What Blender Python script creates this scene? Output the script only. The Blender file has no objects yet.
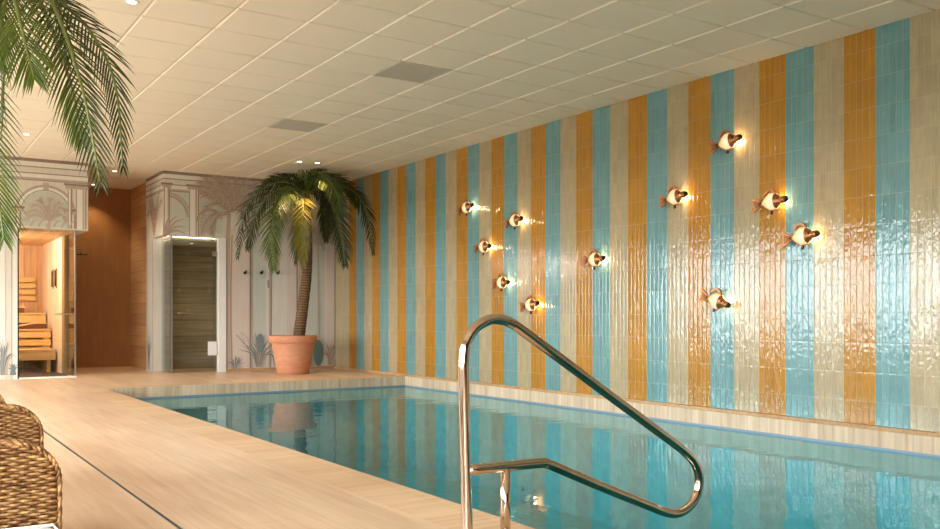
import bpy, bmesh, math, random
from mathutils import Vector, Matrix
random.seed(7)
PI = math.pi
scn = bpy.context.scene
COL = scn.collection

# ------------------------------------------------------------------ camera numbers
TH, FPX, HOR, CXP = .5762, 902.0, 316.6, 470.0
S_, C_ = math.sin(TH), math.cos(TH)
HC = .961                       # eye height above the deck
ZC = 3.413                      # ceiling
XW, YB = 7.07, 15.5             # striped wall, mural wall
XP, YP, XR = 2.475, 12.74, 7.03 # pool edges (left, far, right)
ZWAT = -.16

def at(px, y, d):               # a point of the photograph at depth d (metres)
    l = d * (px - CXP) / FPX
    return Vector((d * S_ + l * C_, d * C_ - l * S_, HC + d * (HOR - y) / FPX))

def on_y(px, y, Y):             # ... on the plane Y
    u = (px - CXP) / FPX
    X = Y * (S_ + u * C_) / (C_ - u * S_)
    d = X * S_ + Y * C_
    return Vector((X, Y, HC + d * (HOR - y) / FPX))

def lin(c):
    r = []
    for v in c[:3]:
        v /= 255.0
        r.append(v / 12.92 if v <= .04045 else ((v + .055) / 1.055) ** 2.4)
    return (r[0], r[1], r[2], 1.0)

# ------------------------------------------------------------------ materials
class NT:
    def __init__(self, name):
        self.m = bpy.data.materials.new(name); self.m.use_nodes = True
        self.t = self.m.node_tree; self.t.nodes.clear()
        self.out = self.n('ShaderNodeOutputMaterial')
    def n(self, typ, **kw):
        nd = self.t.nodes.new(typ)
        for k, v in kw.items():
            if k in nd.inputs and not hasattr(nd, k): nd.inputs[k].default_value = v
            else:
                try: setattr(nd, k, v)
                except Exception: nd.inputs[k].default_value = v
        return nd
    def l(self, a, b): self.t.links.new(a, b)
    def val(self, sock, v):
        if hasattr(v, 'links') or isinstance(v, bpy.types.NodeSocket): self.l(v, sock)
        else: sock.default_value = v
    def math(self, op, a, b=0.0, c=0.0):
        nd = self.n('ShaderNodeMath', operation=op)
        for i, v in enumerate((a, b, c)): self.val(nd.inputs[i], v)
        return nd.outputs[0]
    def mix(self, f, a, b, blend='MIX'):
        nd = self.n('ShaderNodeMix', data_type='RGBA', blend_type=blend)
        self.val(nd.inputs[0], f); self.val(nd.inputs[6], a); self.val(nd.inputs[7], b)
        return nd.outputs[2]
    def coords(self, scale=(1, 1, 1), which='Object', rot=(0, 0, 0)):
        tc = self.n('ShaderNodeTexCoord'); mp = self.n('ShaderNodeMapping')
        mp.inputs['Scale'].default_value = scale; mp.inputs['Rotation'].default_value = rot
        self.l(tc.outputs[which], mp.inputs['Vector']); return mp.outputs[0]
    def noise(self, vec, scale, detail=3, rough=.55):
        nd = self.n('ShaderNodeTexNoise'); self.l(vec, nd.inputs['Vector'])
        nd.inputs['Scale'].default_value = scale; nd.inputs['Detail'].default_value = detail
        nd.inputs['Roughness'].default_value = rough
        return nd.outputs['Fac']
    def ramp(self, f, stops):
        nd = self.n('ShaderNodeValToRGB'); self.l(f, nd.inputs[0])
        e = nd.color_ramp.elements
        while len(e) < len(stops): e.new(.5)
        for k, (p, c) in enumerate(stops): e[k].position = p; e[k].color = c
        return nd.outputs[0]
    def fresnel(self, ior):       # the same on both faces of a thin pane
        g = self.n('ShaderNodeNewGeometry'); fr = self.n('ShaderNodeFresnel')
        b = g.outputs['Backfacing']
        self.l(self.math('ADD', self.math('MULTIPLY', b, 1 / ior), self.math('MULTIPLY', self.math('SUBTRACT', 1.0, b), ior)), fr.inputs['IOR'])
        return fr
    def bsdf(self, color, rough=.5, metal=0.0, spec=.5, bump=None, bstr=.3, bdist=.01, **kw):
        p = self.n('ShaderNodeBsdfPrincipled')
        self.val(p.inputs['Base Color'], color); self.val(p.inputs['Roughness'], rough)
        p.inputs['Metallic'].default_value = metal; p.inputs['Specular IOR Level'].default_value = spec
        for k, v in kw.items(): self.val(p.inputs[k.replace('_', ' ')], v)
        if bump is not None:
            b = self.n('ShaderNodeBump'); b.inputs['Strength'].default_value = bstr
            b.inputs['Distance'].default_value = bdist
            self.l(bump, b.inputs['Height']); self.l(b.outputs[0], p.inputs['Normal'])
        self.l(p.outputs[0], self.out.inputs[0]); self.p = p
        return self.m

def simple(name, rgb, rough=.5, metal=0.0, var=.08, scale=8, bstr=.15, stretch=(1, 1, 1), spec=.5):
    t = NT(name); v = t.coords(stretch)
    f = t.noise(v, scale, 4)
    c = lin(rgb)
    lo = tuple(max(0, x * (1 - var)) for x in c[:3]) + (1,)
    hi = tuple(min(1, x * (1 + var)) for x in c[:3]) + (1,)
    return t.bsdf(t.ramp(f, [(.3, lo), (.7, hi)]), rough, metal, spec, f, bstr, .004)

M = {}
def stone(name, a, b, grain, tint=1.0, joints=None, rough=.4):
    """travertine: fine streaks along `grain` axis, with tile to tile variation"""
    t = NT(name)
    sc = {'y': (26, 1.1, 26), 'x': (1.1, 26, 26), 'z': (22, 22, 1.2)}[grain]
    v = t.coords(sc)
    f1 = t.noise(v, 1.0, 5, .65)
    v2 = t.coords(tuple(x * .22 for x in sc)); f2 = t.noise(v2, 1.0, 3)
    v3 = t.coords((.55, .55, .55)); f3 = t.noise(v3, 1.0, 2)
    f = t.math('ADD', t.math('MULTIPLY', f1, .5), t.math('ADD', t.math('MULTIPLY', f2, .4), t.math('MULTIPLY', f3, .25)))
    col = t.ramp(f, [(.40, lin(a)), (.72, lin(b))])
    bump = f1
    if joints:
        br = t.n('ShaderNodeTexBrick'); br.offset = .37
        br.inputs['Color1'].default_value = (.93, .92, .91, 1); br.inputs['Color2'].default_value = (1, 1, 1, 1)
        br.inputs['Mortar'].default_value = (.74, .7, .66, 1)
        br.inputs['Scale'].default_value = 1.0; br.inputs['Mortar Size'].default_value = .0022
        br.inputs['Brick Width'].default_value = joints[0]; br.inputs['Row Height'].default_value = joints[1]
        br.inputs['Bias'].default_value = 0.0
        t.l(t.coords((1, 1, 1), rot=(0, 0, joints[2])), br.inputs['Vector'])
        col = t.mix(1.0, col, br.outputs['Color'], 'MULTIPLY')
    M[name] = t.bsdf(col, rough, 0, .4, bump, .12, .002)
    return M[name]

stone('deck_stone', (206, 165, 128), (242, 212, 179), 'y', joints=(1.2, .6, PI / 2), rough=.33)
stone('coping_stone', (206, 164, 122), (238, 206, 168), 'x', joints=(.33, .6, PI / 2))
stone('rim_stone', (172, 142, 110), (232, 212, 184), 'z', rough=.5)

M['ceiling'] = simple('ceiling_tile', (242, 231, 213), .85, var=.025, scale=160, bstr=.1)
M['ceiling_grid'] = simple('ceiling_grid', (214, 206, 194), .7, var=.02)
M['vent'] = simple('vent_panel', (202, 194, 180), .75, var=.06, scale=240, bstr=.3)
M['white'] = simple('white_paint', (232, 230, 226), .55, var=.02)
M['plaster'] = simple('plaster', (222, 214, 200), .8, var=.03)
M['steel'] = simple('polished_steel', (206, 186, 168), .12, 1.0, var=.03, scale=30, bstr=.01)
M['steel_dull'] = simple('brushed_steel', (196, 194, 190), .32, 1.0, var=.05, scale=60, bstr=.05)
M['dark_metal'] = simple('dark_metal', (52, 48, 46), .4, .8)
M['bronze'] = simple('aged_bronze', (176, 112, 64), .38, .7, var=.3, scale=60, bstr=.4)
M['bronze_dark'] = simple('dark_bronze', (74, 52, 34), .4, .75, var=.3, scale=60, bstr=.3)
M['terracotta'] = simple('terracotta', (198, 136, 102), .8, var=.1, scale=7, bstr=.2, stretch=(1, 1, 3))
M['soil'] = simple('soil', (52, 38, 28), .95, var=.4, scale=60, bstr=.8)
M['cushion'] = simple('white_fabric', (236, 236, 238), .9, var=.03, scale=120, bstr=.3)
M['rail_slot'] = simple('slot_steel', (150, 142, 132), .4, .8)
M['slot_dark'] = simple('slot_gap', (30, 28, 27), .7)
M['towel'] = simple('pale_wood', (226, 196, 150), .6)
M['headrest'] = simple('headrest_wood', (112, 62, 36), .55)

# trunk: ringed bark
t = NT('palm_bark'); v = t.coords((1, 1, 1))
w = t.n('ShaderNodeTexWave', wave_type='BANDS', bands_direction='Z'); t.l(v, w.inputs['Vector'])
w.inputs['Scale'].default_value = 7; w.inputs['Distortion'].default_value = 3.5; w.inputs['Detail'].default_value = 3
f = t.math('ADD', t.math('MULTIPLY', w.outputs['Fac'], .6), t.math('MULTIPLY', t.noise(t.coords((18, 18, 5)), 1.5, 4), .5))
M['bark'] = t.bsdf(t.ramp(f, [(.2, lin((70, 50, 32))), (.8, lin((120, 92, 60)))]), .85, bump=f, bstr=.6, bdist=.02)

def leafmat(name, a, b):
    t = NT(name); f = t.noise(t.coords((3, 3, 3)), 2.0, 2)
    info = t.n('ShaderNodeObjectInfo')
    f = t.math('ADD', t.math('MULTIPLY', f, .7), t.math('MULTIPLY', info.outputs['Random'], .3))
    col = t.ramp(f, [(.3, lin(a)), (.75, lin(b))])
    m = t.bsdf(col, .42, 0, .45)
    tr = t.n('ShaderNodeBsdfTranslucent'); t.l(col, tr.inputs[0])
    mx = t.n('ShaderNodeMixShader'); mx.inputs[0].default_value = .2
    t.l(t.p.outputs[0], mx.inputs[1]); t.l(tr.outputs[0], mx.inputs[2]); t.l(mx.outputs[0], t.out.inputs[0])
    M[name] = m
leafmat('palm_leaf', (38, 48, 15), (74, 84, 30))
leafmat('palm_leaf_lamplit', (96, 92, 22), (150, 138, 44))  # golden lamplight of the palm downlight, put into the leaf colour
leafmat('palm_leaf_fresh', (52, 70, 18), (106, 122, 40))
M['midrib'] = simple('palm_midrib', (110, 120, 56), .5)

# wood materials
def wood(name, a, b, axis, plank=None, rough=.5, planks_along='x'):
    t = NT(name)
    sc = {'x': (1.2, 22, 22), 'y': (22, 1.2, 22), 'z': (22, 22, 1.2)}[axis]
    f1 = t.noise(t.coords(sc), 1.0, 5, .6); f2 = t.noise(t.coords((.8, .8, .8)), 1.0, 2)
    f = t.math('ADD', t.math('MULTIPLY', f1, .7), t.math('MULTIPLY', f2, .4))
    col = t.ramp(f, [(.38, lin(a)), (.72, lin(b))]); bump = f1
    if plank:
        sx = t.n('ShaderNodeSeparateXYZ'); t.l(t.coords(), sx.inputs[0])
        k = t.math('DIVIDE', sx.outputs[{'x': 0, 'y': 1, 'z': 2}[planks_along]], plank)
        fr = t.math('FRACT', k)
        gap = t.math('LESS_THAN', t.math('ABSOLUTE', t.math('SUBTRACT', fr, .5)), .46)
        wn = t.n('ShaderNodeTexWhiteNoise', noise_dimensions='1D'); t.l(t.math('FLOOR', k), wn.inputs['W'])
        tone = t.math('ADD', .84, t.math('MULTIPLY', wn.outputs['Value'], .2))
        tone = t.math('MULTIPLY', tone, t.math('ADD', .72, t.math('MULTIPLY', gap, .28)))
        col = t.mix(1.0, col, tone, 'MULTIPLY')
        bump = t.math('ADD', t.math('MULTIPLY', f1, .15), gap)
    M[name] = t.bsdf(col, rough, 0, .35, bump, .25, .004)
wood('bench_wood', (206, 168, 106), (234, 202, 146), 'x')
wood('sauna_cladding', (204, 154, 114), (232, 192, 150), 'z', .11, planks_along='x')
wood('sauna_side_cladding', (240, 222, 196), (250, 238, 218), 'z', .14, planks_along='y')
wood('sauna_ceiling', (214, 168, 112), (240, 200, 148), 'y', .11, planks_along='x')
wood('sauna_post', (140, 108, 70), (170, 136, 92), 'z')
wood('skirting_wood', (166, 126, 84), (204, 166, 122), 'x')
wood('shower_tile', (140, 116, 88), (194, 166, 128), 'x', .3, planks_along='z', rough=.4)
wood('near_wood', (58, 38, 26), (92, 62, 42), 'z', .3, planks_along='x')
wood('side_tile', (196, 148, 98), (224, 182, 132), 'y', .2, planks_along='z', rough=.5)
# niche mosaic of small upright brown tiles
t = NT('niche_tile')
br = t.n('ShaderNodeTexBrick'); br.offset = .5
mp = t.n('ShaderNodeMapping'); tc = t.n('ShaderNodeTexCoord'); sx = t.n('ShaderNodeSeparateXYZ'); cb = t.n('ShaderNodeCombineXYZ')
t.l(tc.outputs['Object'], sx.inputs[0]); t.l(sx.outputs[2], cb.inputs[0]); t.l(sx.outputs[0], cb.inputs[1]); t.l(cb.outputs[0], br.inputs['Vector'])
br.inputs['Color1'].default_value = lin((152, 104, 56)); br.inputs['Color2'].default_value = lin((170, 120, 66)); br.inputs['Mortar'].default_value = lin((146, 98, 54))
br.inputs['Scale'].default_value = 1.0; br.inputs['Mortar Size'].default_value = .004; br.inputs['Brick Width'].default_value = .3; br.inputs['Row Height'].default_value = .1
M['niche_tile'] = t.bsdf(t.mix(t.noise(t.coords((14, 14, 2)), 1.0, 4), br.outputs['Color'], lin((164, 114, 64))), .45, bump=br.outputs['Fac'], bstr=-.1)

# ---- striped glazed tile wall
t = NT('striped_glazed_tile')
tc = t.n('ShaderNodeTexCoord'); sx = t.n('ShaderNodeSeparateXYZ'); t.l(tc.outputs['Object'], sx.inputs[0])
Yc, Zc = sx.outputs[1], sx.outputs[2]
W_ST, Y0_ST, RH, Z0_R = .3044, 4.246, .2517, .23
ky = t.math('ADD', t.math('DIVIDE', t.math('SUBTRACT', Yc, Y0_ST), W_ST), 300.0)
idx = t.math('MODULO', t.math('FLOOR', ky), 3.0)
ktile = t.math('MULTIPLY', ky, 5.0)
kz = t.math('ADD', t.math('DIVIDE', t.math('SUBTRACT', Zc, Z0_R), RH), 50.0)
def edge(fr, w):   # 0 at the joint, 1 inside the tile
    d = t.math('MINIMUM', fr, t.math('SUBTRACT', 1.0, fr))
    mr = t.n('ShaderNodeMapRange', interpolation_type='SMOOTHSTEP'); t.l(d, mr.inputs[0])
    mr.inputs[1].default_value = 0; mr.inputs[2].default_value = w; return mr.outputs[0]
ey = edge(t.math('FRACT', ktile), .16); ez = edge(t.math('FRACT', kz), .045)
inside = t.math('MULTIPLY', ey, ez)
cv = t.n('ShaderNodeCombineXYZ'); t.l(t.math('FLOOR', ktile), cv.inputs[0]); t.l(t.math('FLOOR', kz), cv.inputs[1])
wn = t.n('ShaderNodeTexWhiteNoise', noise_dimensions='2D'); t.l(cv.outputs[0], wn.inputs['Vector'])
streak = t.noise(t.coords((1, 75, 4)), 1.0, 4, .65)
blot = t.noise(t.coords((1, 9, 9)), 1.0, 3)
isB = t.math('LESS_THAN', idx, .5); isC = t.math('MAXIMUM', t.math('GREATER_THAN', idx, 1.5), t.math('GREATER_THAN', Yc, 15.195))
col = t.mix(isB, lin((172, 120, 38)), lin((104, 146, 148)))
col = t.mix(isC, col, lin((170, 153, 120)))
tone = t.math('ADD', .52, t.math('ADD', t.math('MULTIPLY', wn.outputs['Value'], .14), t.math('ADD', t.math('MULTIPLY', streak, .62), t.math('MULTIPLY', blot, .24))))
col = t.mix(1.0, col, tone, 'MULTIPLY')
jy = edge(t.math('FRACT', ktile), .05); jz = edge(t.math('FRACT', kz), .014)
col = t.mix(t.math('MULTIPLY', t.math('SUBTRACT', 1.0, t.math('MULTIPLY', jy, jz)), .38), col, lin((206, 192, 164)))
wob = t.noise(t.coords((1, 15, 7)), 1.0, 2); wob2 = t.noise(t.coords((1, 34, 24)), 1.0, 2)
tilt = t.math('MULTIPLY', t.math('SUBTRACT', wn.outputs['Value'], .5), t.math('SUBTRACT', t.math('FRACT', ktile), .5))
fy = t.math('SUBTRACT', t.math('MULTIPLY', t.math('FRACT', ktile), 2.0), 1.0)
pil = t.math('SUBTRACT', 1.0, t.math('MULTIPLY', fy, fy))
h = t.math('ADD', t.math('ADD', t.math('ADD', t.math('MULTIPLY', ey, .2), t.math('MULTIPLY', ez, .045)), t.math('MULTIPLY', pil, .14)), t.math('ADD', t.math('MULTIPLY', wob, .55), t.math('ADD', t.math('MULTIPLY', wob2, .34), t.math('MULTIPLY', tilt, .25))))
M['tile_wall'] = t.bsdf(col, .03, 0, .54, h, 1.0, .006)

# ---- pool
t = NT('pool_mosaic')
tc = t.n('ShaderNodeTexCoord'); sx = t.n('ShaderNodeSeparateXYZ'); t.l(tc.outputs['Object'], sx.inputs[0])
band = t.math('GREATER_THAN', sx.outputs[2], -.185)
f = t.noise(t.coords((7, 7, 7)), 1.0, 3)
base = t.ramp(f, [(.3, lin((66, 164, 174))), (.7, lin((94, 188, 194)))])
M['pool'] = t.bsdf(t.mix(band, base, lin((126, 152, 170))), .35)
t = NT('pool_water')
f1 = t.noise(t.coords((1.0, 1.5, 1)), 1.6, 2); f2 = t.noise(t.coords((1, 1, 1)), 6.0, 2)
hgt = t.math('ADD', f1, t.math('MULTIPLY', f2, .16))
b = t.n('ShaderNodeBump'); b.inputs['Strength'].default_value = .22; b.inputs['Distance'].default_value = .03; t.l(hgt, b.inputs['Height'])
fr = t.fresnel(1.33); t.l(b.outputs[0], fr.inputs['Normal'])
gl = t.n('ShaderNodeBsdfGlossy'); gl.inputs['Roughness'].default_value = .015; gl.inputs['Color'].default_value = (.78, .95, .96, 1); t.l(b.outputs[0], gl.inputs['Normal'])
tr = t.n('ShaderNodeBsdfTransparent'); tr.inputs[0].default_value = (.5, .86, .9, 1)
mx = t.n('ShaderNodeMixShader'); t.l(fr.outputs[0], mx.inputs[0]); t.l(tr.outputs[0], mx.inputs[1]); t.l(gl.outputs[0], mx.inputs[2]); t.l(mx.outputs[0], t.out.inputs[0])
M['water'] = t.m
# ---- clear architectural glass
def glass(name, tint):
    t = NT(name)
    fr = t.fresnel(1.5)
    gl = t.n('ShaderNodeBsdfGlossy'); gl.inputs['Roughness'].default_value = .01
    tr = t.n('ShaderNodeBsdfTransparent'); tr.inputs[0].default_value = tint
    nz = t.noise(t.coords(), 2.0, 1)
    mx = t.n('ShaderNodeMixShader'); t.l(t.math('ADD', fr.outputs[0], t.math('MULTIPLY', nz, .004)), mx.inputs[0]); t.l(tr.outputs[0], mx.inputs[1]); t.l(gl.outputs[0], mx.inputs[2]); t.l(mx.outputs[0], t.out.inputs[0])
    M[name] = t.m
glass('clear_glass', (.96, .98, .97, 1)); glass('grey_glass', (.86, .90, .89, 1))
def emit(name, rgb, k):
    t = NT(name); f = t.noise(t.coords(), 9.0, 2)
    c = lin(rgb); lo = tuple(x * .92 for x in c[:3]) + (1,)
    e = t.n('ShaderNodeEmission'); t.l(t.ramp(f, [(.3, lo), (.7, c)]), e.inputs[0]); e.inputs[1].default_value = k
    t.l(e.outputs[0], t.out.inputs[0]); M[name] = t.m
emit('lamp_glow', (255, 236, 200), 9)
# opal glass of the fish lamps: a lit globe behind bronze
t = NT('opal_glass'); f = t.noise(t.coords((1, 1, 1)), 14.0, 2)
lw = t.n('ShaderNodeLayerWeight'); lw.inputs[0].default_value = .5
cc = t.mix(t.math('MULTIPLY', f, .3), t.ramp(lw.outputs['Facing'], [(.12, lin((255, 236, 200))), (.75, lin((236, 158, 78)))]), lin((255, 226, 180)))
t.bsdf(lin((226, 196, 156)), .25, Emission_Color=cc, Emission_Strength=.42)
M['opal'] = t.m
# wicker
t = NT('wicker'); f = t.noise(t.coords((60, 60, 60)), 1.0, 3); g = t.noise(t.coords((9, 9, 30)), 1.0, 3)
ff = t.math('ADD', t.math('MULTIPLY', f, .6), t.math('MULTIPLY', g, .5))
M['wicker'] = t.bsdf(t.ramp(ff, [(.35, lin((72, 42, 18))), (.52, lin((138, 92, 46))), (.75, lin((204, 160, 102)))]), .6, bump=f, bstr=.3, bdist=.002)
M['wicker_core'] = simple('wicker_core', (92, 58, 30), .8)
# mural paper
def paper(name, rgb, v=.05):
    t = NT(name); f = t.noise(t.coords((30, 30, 1.2)), 1.0, 4); g = t.noise(t.coords((1.2, 1.2, 1.2)), 1.0, 3)
    ff = t.math('ADD', t.math('MULTIPLY', f, .45), t.math('MULTIPLY', g, .55)); c = lin(rgb)
    M[name] = t.bsdf(t.ramp(ff, [(.35, tuple(x * (1 - 2 * v) for x in c[:3]) + (1,)), (.65, tuple(min(1, x * (1 + v)) for x in c[:3]) + (1,))]), .75, 0, .25)
paper('mural_ground', (216, 211, 200)); paper('mural_pale', (228, 225, 216)); paper('mural_pink', (212, 199, 187))
paper('mural_green', (200, 203, 192)); paper('mural_brown', (170, 148, 130)); paper('mural_line', (150, 130, 116))
paper('mural_blue', (128, 138, 142)); paper('mural_teal', (104, 128, 128)); paper('mural_rose', (192, 171, 157)); paper('mural_mid', (186, 172, 158))
MUR = ['mural_ground', 'mural_pale', 'mural_pink', 'mural_green', 'mural_brown', 'mural_line', 'mural_blue', 'mural_teal', 'mural_rose', 'mural_mid']

# ------------------------------------------------------------------ mesh helpers
def bx(bm, x0, y0, z0, x1, y1, z1, mi=0):
    vs = [bm.verts.new((x, y, z)) for z in (z0, z1) for (x, y) in ((x0, y0), (x1, y0), (x1, y1), (x0, y1))]
    for q in ((3, 2, 1, 0), (4, 5, 6, 7), (0, 1, 5, 4), (1, 2, 6, 5), (2, 3, 7, 6), (3, 0, 4, 7)):
        f = bm.faces.new([vs[i] for i in q]); f.material_index = mi
def box_bm(*a, bevel=0.0, seg=2):
    bm = bmesh.new(); bx(bm, *a)
    if bevel: bmesh.ops.bevel(bm, geom=bm.edges[:], offset=bevel, segments=seg, profile=.6, affect='EDGES')
    return bm
def frames(pts):
    n = len(pts); out = []; up = None
    for i in range(n):
        tg = (pts[min(i + 1, n - 1)] - pts[max(i - 1, 0)]).normalized()
        if up is None:
            r = Vector((0, 0, 1)) if abs(tg.z) < .9 else Vector((1, 0, 0)); up = (r - tg * r.dot(tg)).normalized()
        else: up = (up - tg * up.dot(tg)).normalized()
        out.append((tg, up, tg.cross(up)))
    return out
def tube(bm, pts, rad, seg=10, caps=True, closed=False, mi=0):
    pts = [Vector(p) for p in pts]; n = len(pts)
    if closed:
        fr = []; up = None
        for i in range(n):
            tg = (pts[(i + 1) % n] - pts[i - 1]).normalized()
            if up is None: r = Vector((0, 0, 1)) if abs(tg.z) < .9 else Vector((1, 0, 0)); up = r
            up = (up - tg * up.dot(tg)).normalized(); fr.append((tg, up, tg.cross(up)))
    else: fr = frames(pts)
    rings = []
    for i in range(n):
        r = rad[i] if isinstance(rad, (list, tuple)) else rad
        _, u, w = fr[i]
        rings.append([bm.verts.new(pts[i] + (u * math.cos(a) + w * math.sin(a)) * r) for a in (2 * PI * k / seg for k in range(seg))])
    for i in range(n if closed else n - 1):
        A, B = rings[i], rings[(i + 1) % n]
        for k in range(seg):
            f = bm.faces.new((A[k], B[k], B[(k + 1) % seg], A[(k + 1) % seg])); f.smooth = True; f.material_index = mi
    if caps and not closed:
        bm.faces.new(rings[0]); bm.faces.new(list(reversed(rings[-1])))
def lathe(bm, prof, seg=40, cx=0, cy=0):
    rings = [[bm.verts.new((cx + r * math.cos(2 * PI * k / seg), cy + r * math.sin(2 * PI * k / seg), z)) for k in range(seg)] for r, z in prof]
    for a, b in zip(rings, rings[1:]):
        for k in range(seg):
            f = bm.faces.new((a[k], a[(k + 1) % seg], b[(k + 1) % seg], b[k])); f.smooth = True
    return rings
def smooth_path(ctrl, n):
    P = [Vector(c) for c in ctrl]; P = [P[0] * 2 - P[1]] + P + [P[-1] * 2 - P[-2]]
    out = []; m = len(P) - 3
    for i in range(n + 1):
        u = i / n * m; k = min(int(u), m - 1); s = u - k
        a, b, c, d = P[k:k + 4]
        out.append(.5 * ((2 * b) + (c - a) * s + (2 * a - 5 * b + 4 * c - d) * s * s + (3 * b - a - 3 * c + d) * s ** 3))
    return out
def fillet(pts, rads, n=8):
    out = [Vector(pts[0])]
    for i in range(1, len(pts) - 1):
        p, a, b = Vector(pts[i]), Vector(pts[i - 1]), Vector(pts[i + 1])
        u, w = (a - p).normalized(), (b - p).normalized()
        ang = u.angle(w); r = rads[i - 1]; tl = r / math.tan(ang / 2)
        cen = p + (u + w).normalized() * (r / math.sin(ang / 2))
        s, e = p + u * tl - cen, p + w * tl - cen
        tot = s.angle(e); ax = s.cross(e).normalized()
        for k in range(n + 1): out.append(cen + Matrix.Rotation(tot * k / n, 3, ax) @ s)
    out.append(Vector(pts[-1])); return out
def obj(name, bm, mats, parent=None, smooth=False):
    bmesh.ops.recalc_face_normals(bm, faces=bm.faces[:])
    me = bpy.data.meshes.new(name); bm.to_mesh(me); bm.free()
    for m in (mats if isinstance(mats, (list, tuple)) else [mats]): me.materials.append(M[m] if isinstance(m, str) else m)
    if smooth:
        for p in me.polygons: p.use_smooth = True
    o = bpy.data.objects.new(name, me); COL.objects.link(o)
    if parent: o.parent = parent
    return o
def tag(o, label=None, cat=None, group=None, kind=None):
    if label: o['label'] = label
    if cat: o['category'] = cat
    if group: o['group'] = group
    if kind: o['kind'] = kind
    return o
def thing(name, label, cat, loc=(0, 0, 0), rot=(0, 0, 0), group=None):
    o = bpy.data.objects.new(name, None); o.empty_display_size = .1; COL.objects.link(o)
    o.location = loc; o.rotation_euler = rot
    return tag(o, label, cat, group)
def struct(name, bm, mats, label, cat, parent=None, smooth=False):
    return tag(obj(name, bm, mats, parent, smooth), label, cat, kind='structure')
def dup(root, loc, rot, label, group=None):
    r = root.copy(); COL.objects.link(r); r.location = loc; r.rotation_euler = rot; r['label'] = label
    if group: r['group'] = group
    for ch in list(root.children):
        c = ch.copy(); COL.objects.link(c); c.parent = r
        for g in ch.children:
            d = g.copy(); COL.objects.link(d); d.parent = c
    return r
def light(name, typ, loc, energy, rgb, parent=None, **kw):
    d = bpy.data.lights.new(name, typ); d.energy = energy; d.color = rgb
    for k, v in kw.items(): setattr(d, k, v)
    o = bpy.data.objects.new(name, d); COL.objects.link(o); o.location = loc
    if parent: o.parent = parent
    return o

# ------------------------------------------------------------------ the room
XL, YN, YE = -1.6, -5.0, 18.8      # window side, near end, far end of niche and sauna
PN = -3.2                          # near end of the pool
bm = bmesh.new()                   # deck
bx(bm, XL - .1, YN - .1, -.14, 2.145, 15.4, 0)
bx(bm, XL - .1, 15.4, -.14, 7.2, YE + .1, 0)
bx(bm, 2.145, YP + .33, -.14, 7.2, 15.4, 0)
bx(bm, 2.145, YN - .1, -.14, 7.2, PN, 0)
struct('floor', bm, 'deck_stone', 'beige travertine deck tiles around the pool', 'floor')
bm = bmesh.new(); bx(bm, 2.145, PN, -.14, XP, YP, 0); bx(bm, 2.145, YP, -.14, 7.2, YP + .33, 0)
for f in bm.faces:
    f.normal_update()
    if abs(f.normal.z) < .5: f.material_index = 1
struct('trim_1', bm, ['coping_stone', 'rim_stone'], 'travertine coping along the left and far edges of the pool', 'pool edge')
struct('trim_2', box_bm(XR, PN, -.14, 7.2, YP, -.0), 'rim_stone', 'pale stone band between the striped wall and the water', 'pool edge')
struct('baseboard_right', box_bm(XR + .005, YN, 0, XW, YB, .034, bevel=.004), 'skirting_wood', 'thin brown ledge under the striped tiles', 'baseboard')
bm = bmesh.new()                   # basin
zb = -1.45
bx(bm, XP - .1, PN - .1, zb - .1, 7.2, YP + .1, zb)
bx(bm, XP - .1, PN, zb, XP, YP, -.14); bx(bm, XR, PN, zb, 7.2, YP, -.14)
bx(bm, XP - .1, YP, zb, 7.2, YP + .1, -.14); bx(bm, XP - .1, PN - .1, zb, 7.2, PN, -.14)
struct('pool_basin', bm, 'pool', 'turquoise tiled pool basin with a blue band at the water line', 'pool')
bm = bmesh.new()
v = [bm.verts.new(p) for p in ((XP, PN, ZWAT), (XR, PN, ZWAT), (XR, YP, ZWAT), (XP, YP, ZWAT))]; bm.faces.new(v)
tag(obj('pool_water', bm, 'water'), 'calm teal water filling the pool', 'water', kind='stuff')

# slot drain strip in the deck
bm = bmesh.new(); bx(bm, 1.116, YN, -.001, 1.120, 15.3, .002, 0); bx(bm, 1.129, YN, -.001, 1.134, 15.3, .002, 0); bx(bm, 1.120, YN, -.001, 1.129, 15.3, .0008, 1)
struct('trim_3', bm, ['rail_slot', 'slot_dark'], 'narrow steel slot drain running along the deck', 'drain')

# ceiling of square tegular tiles; the vent cells stay open for the vents
bm = bmesh.new(); GX, GY, P = 2.359, 7.63, .6
vents = {(3, 0), (3, 5)}
bx(bm, XL, YN, ZC + .0125, XW + .02, YE, ZC + .06, 1)
for i in range(-8, 8):
    for j in range(-22, 19):
        if (i, j) in vents: continue
        x0, y0 = GX + i * P, GY + j * P; x1, y1 = x0 + P, y0 + P
        x0, x1, y0, y1 = max(x0, XL), min(x1, XW), max(y0, YN), min(y1, YE)
        if x1 - x0 < .05 or y1 - y0 < .05: continue
        a, b = .006, .017
        q0 = [bm.verts.new((x, y, ZC + .013)) for x, y in ((x0 + a, y0 + a), (x1 - a, y0 + a), (x1 - a, y1 - a), (x0 + a, y1 - a))]
        q1 = [bm.verts.new((x, y, ZC)) for x, y in ((x0 + b, y0 + b), (x1 - b, y0 + b), (x1 - b, y1 - b), (x0 + b, y1 - b))]
        bm.faces.new(q1[::-1])
        for k in range(4): bm.faces.new((q0[k], q0[(k + 1) % 4], q1[(k + 1) % 4], q1[k]))
struct('ceiling', bm, ['ceiling', 'ceiling_grid'], 'cream suspended ceiling of square tiles', 'ceiling')
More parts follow.
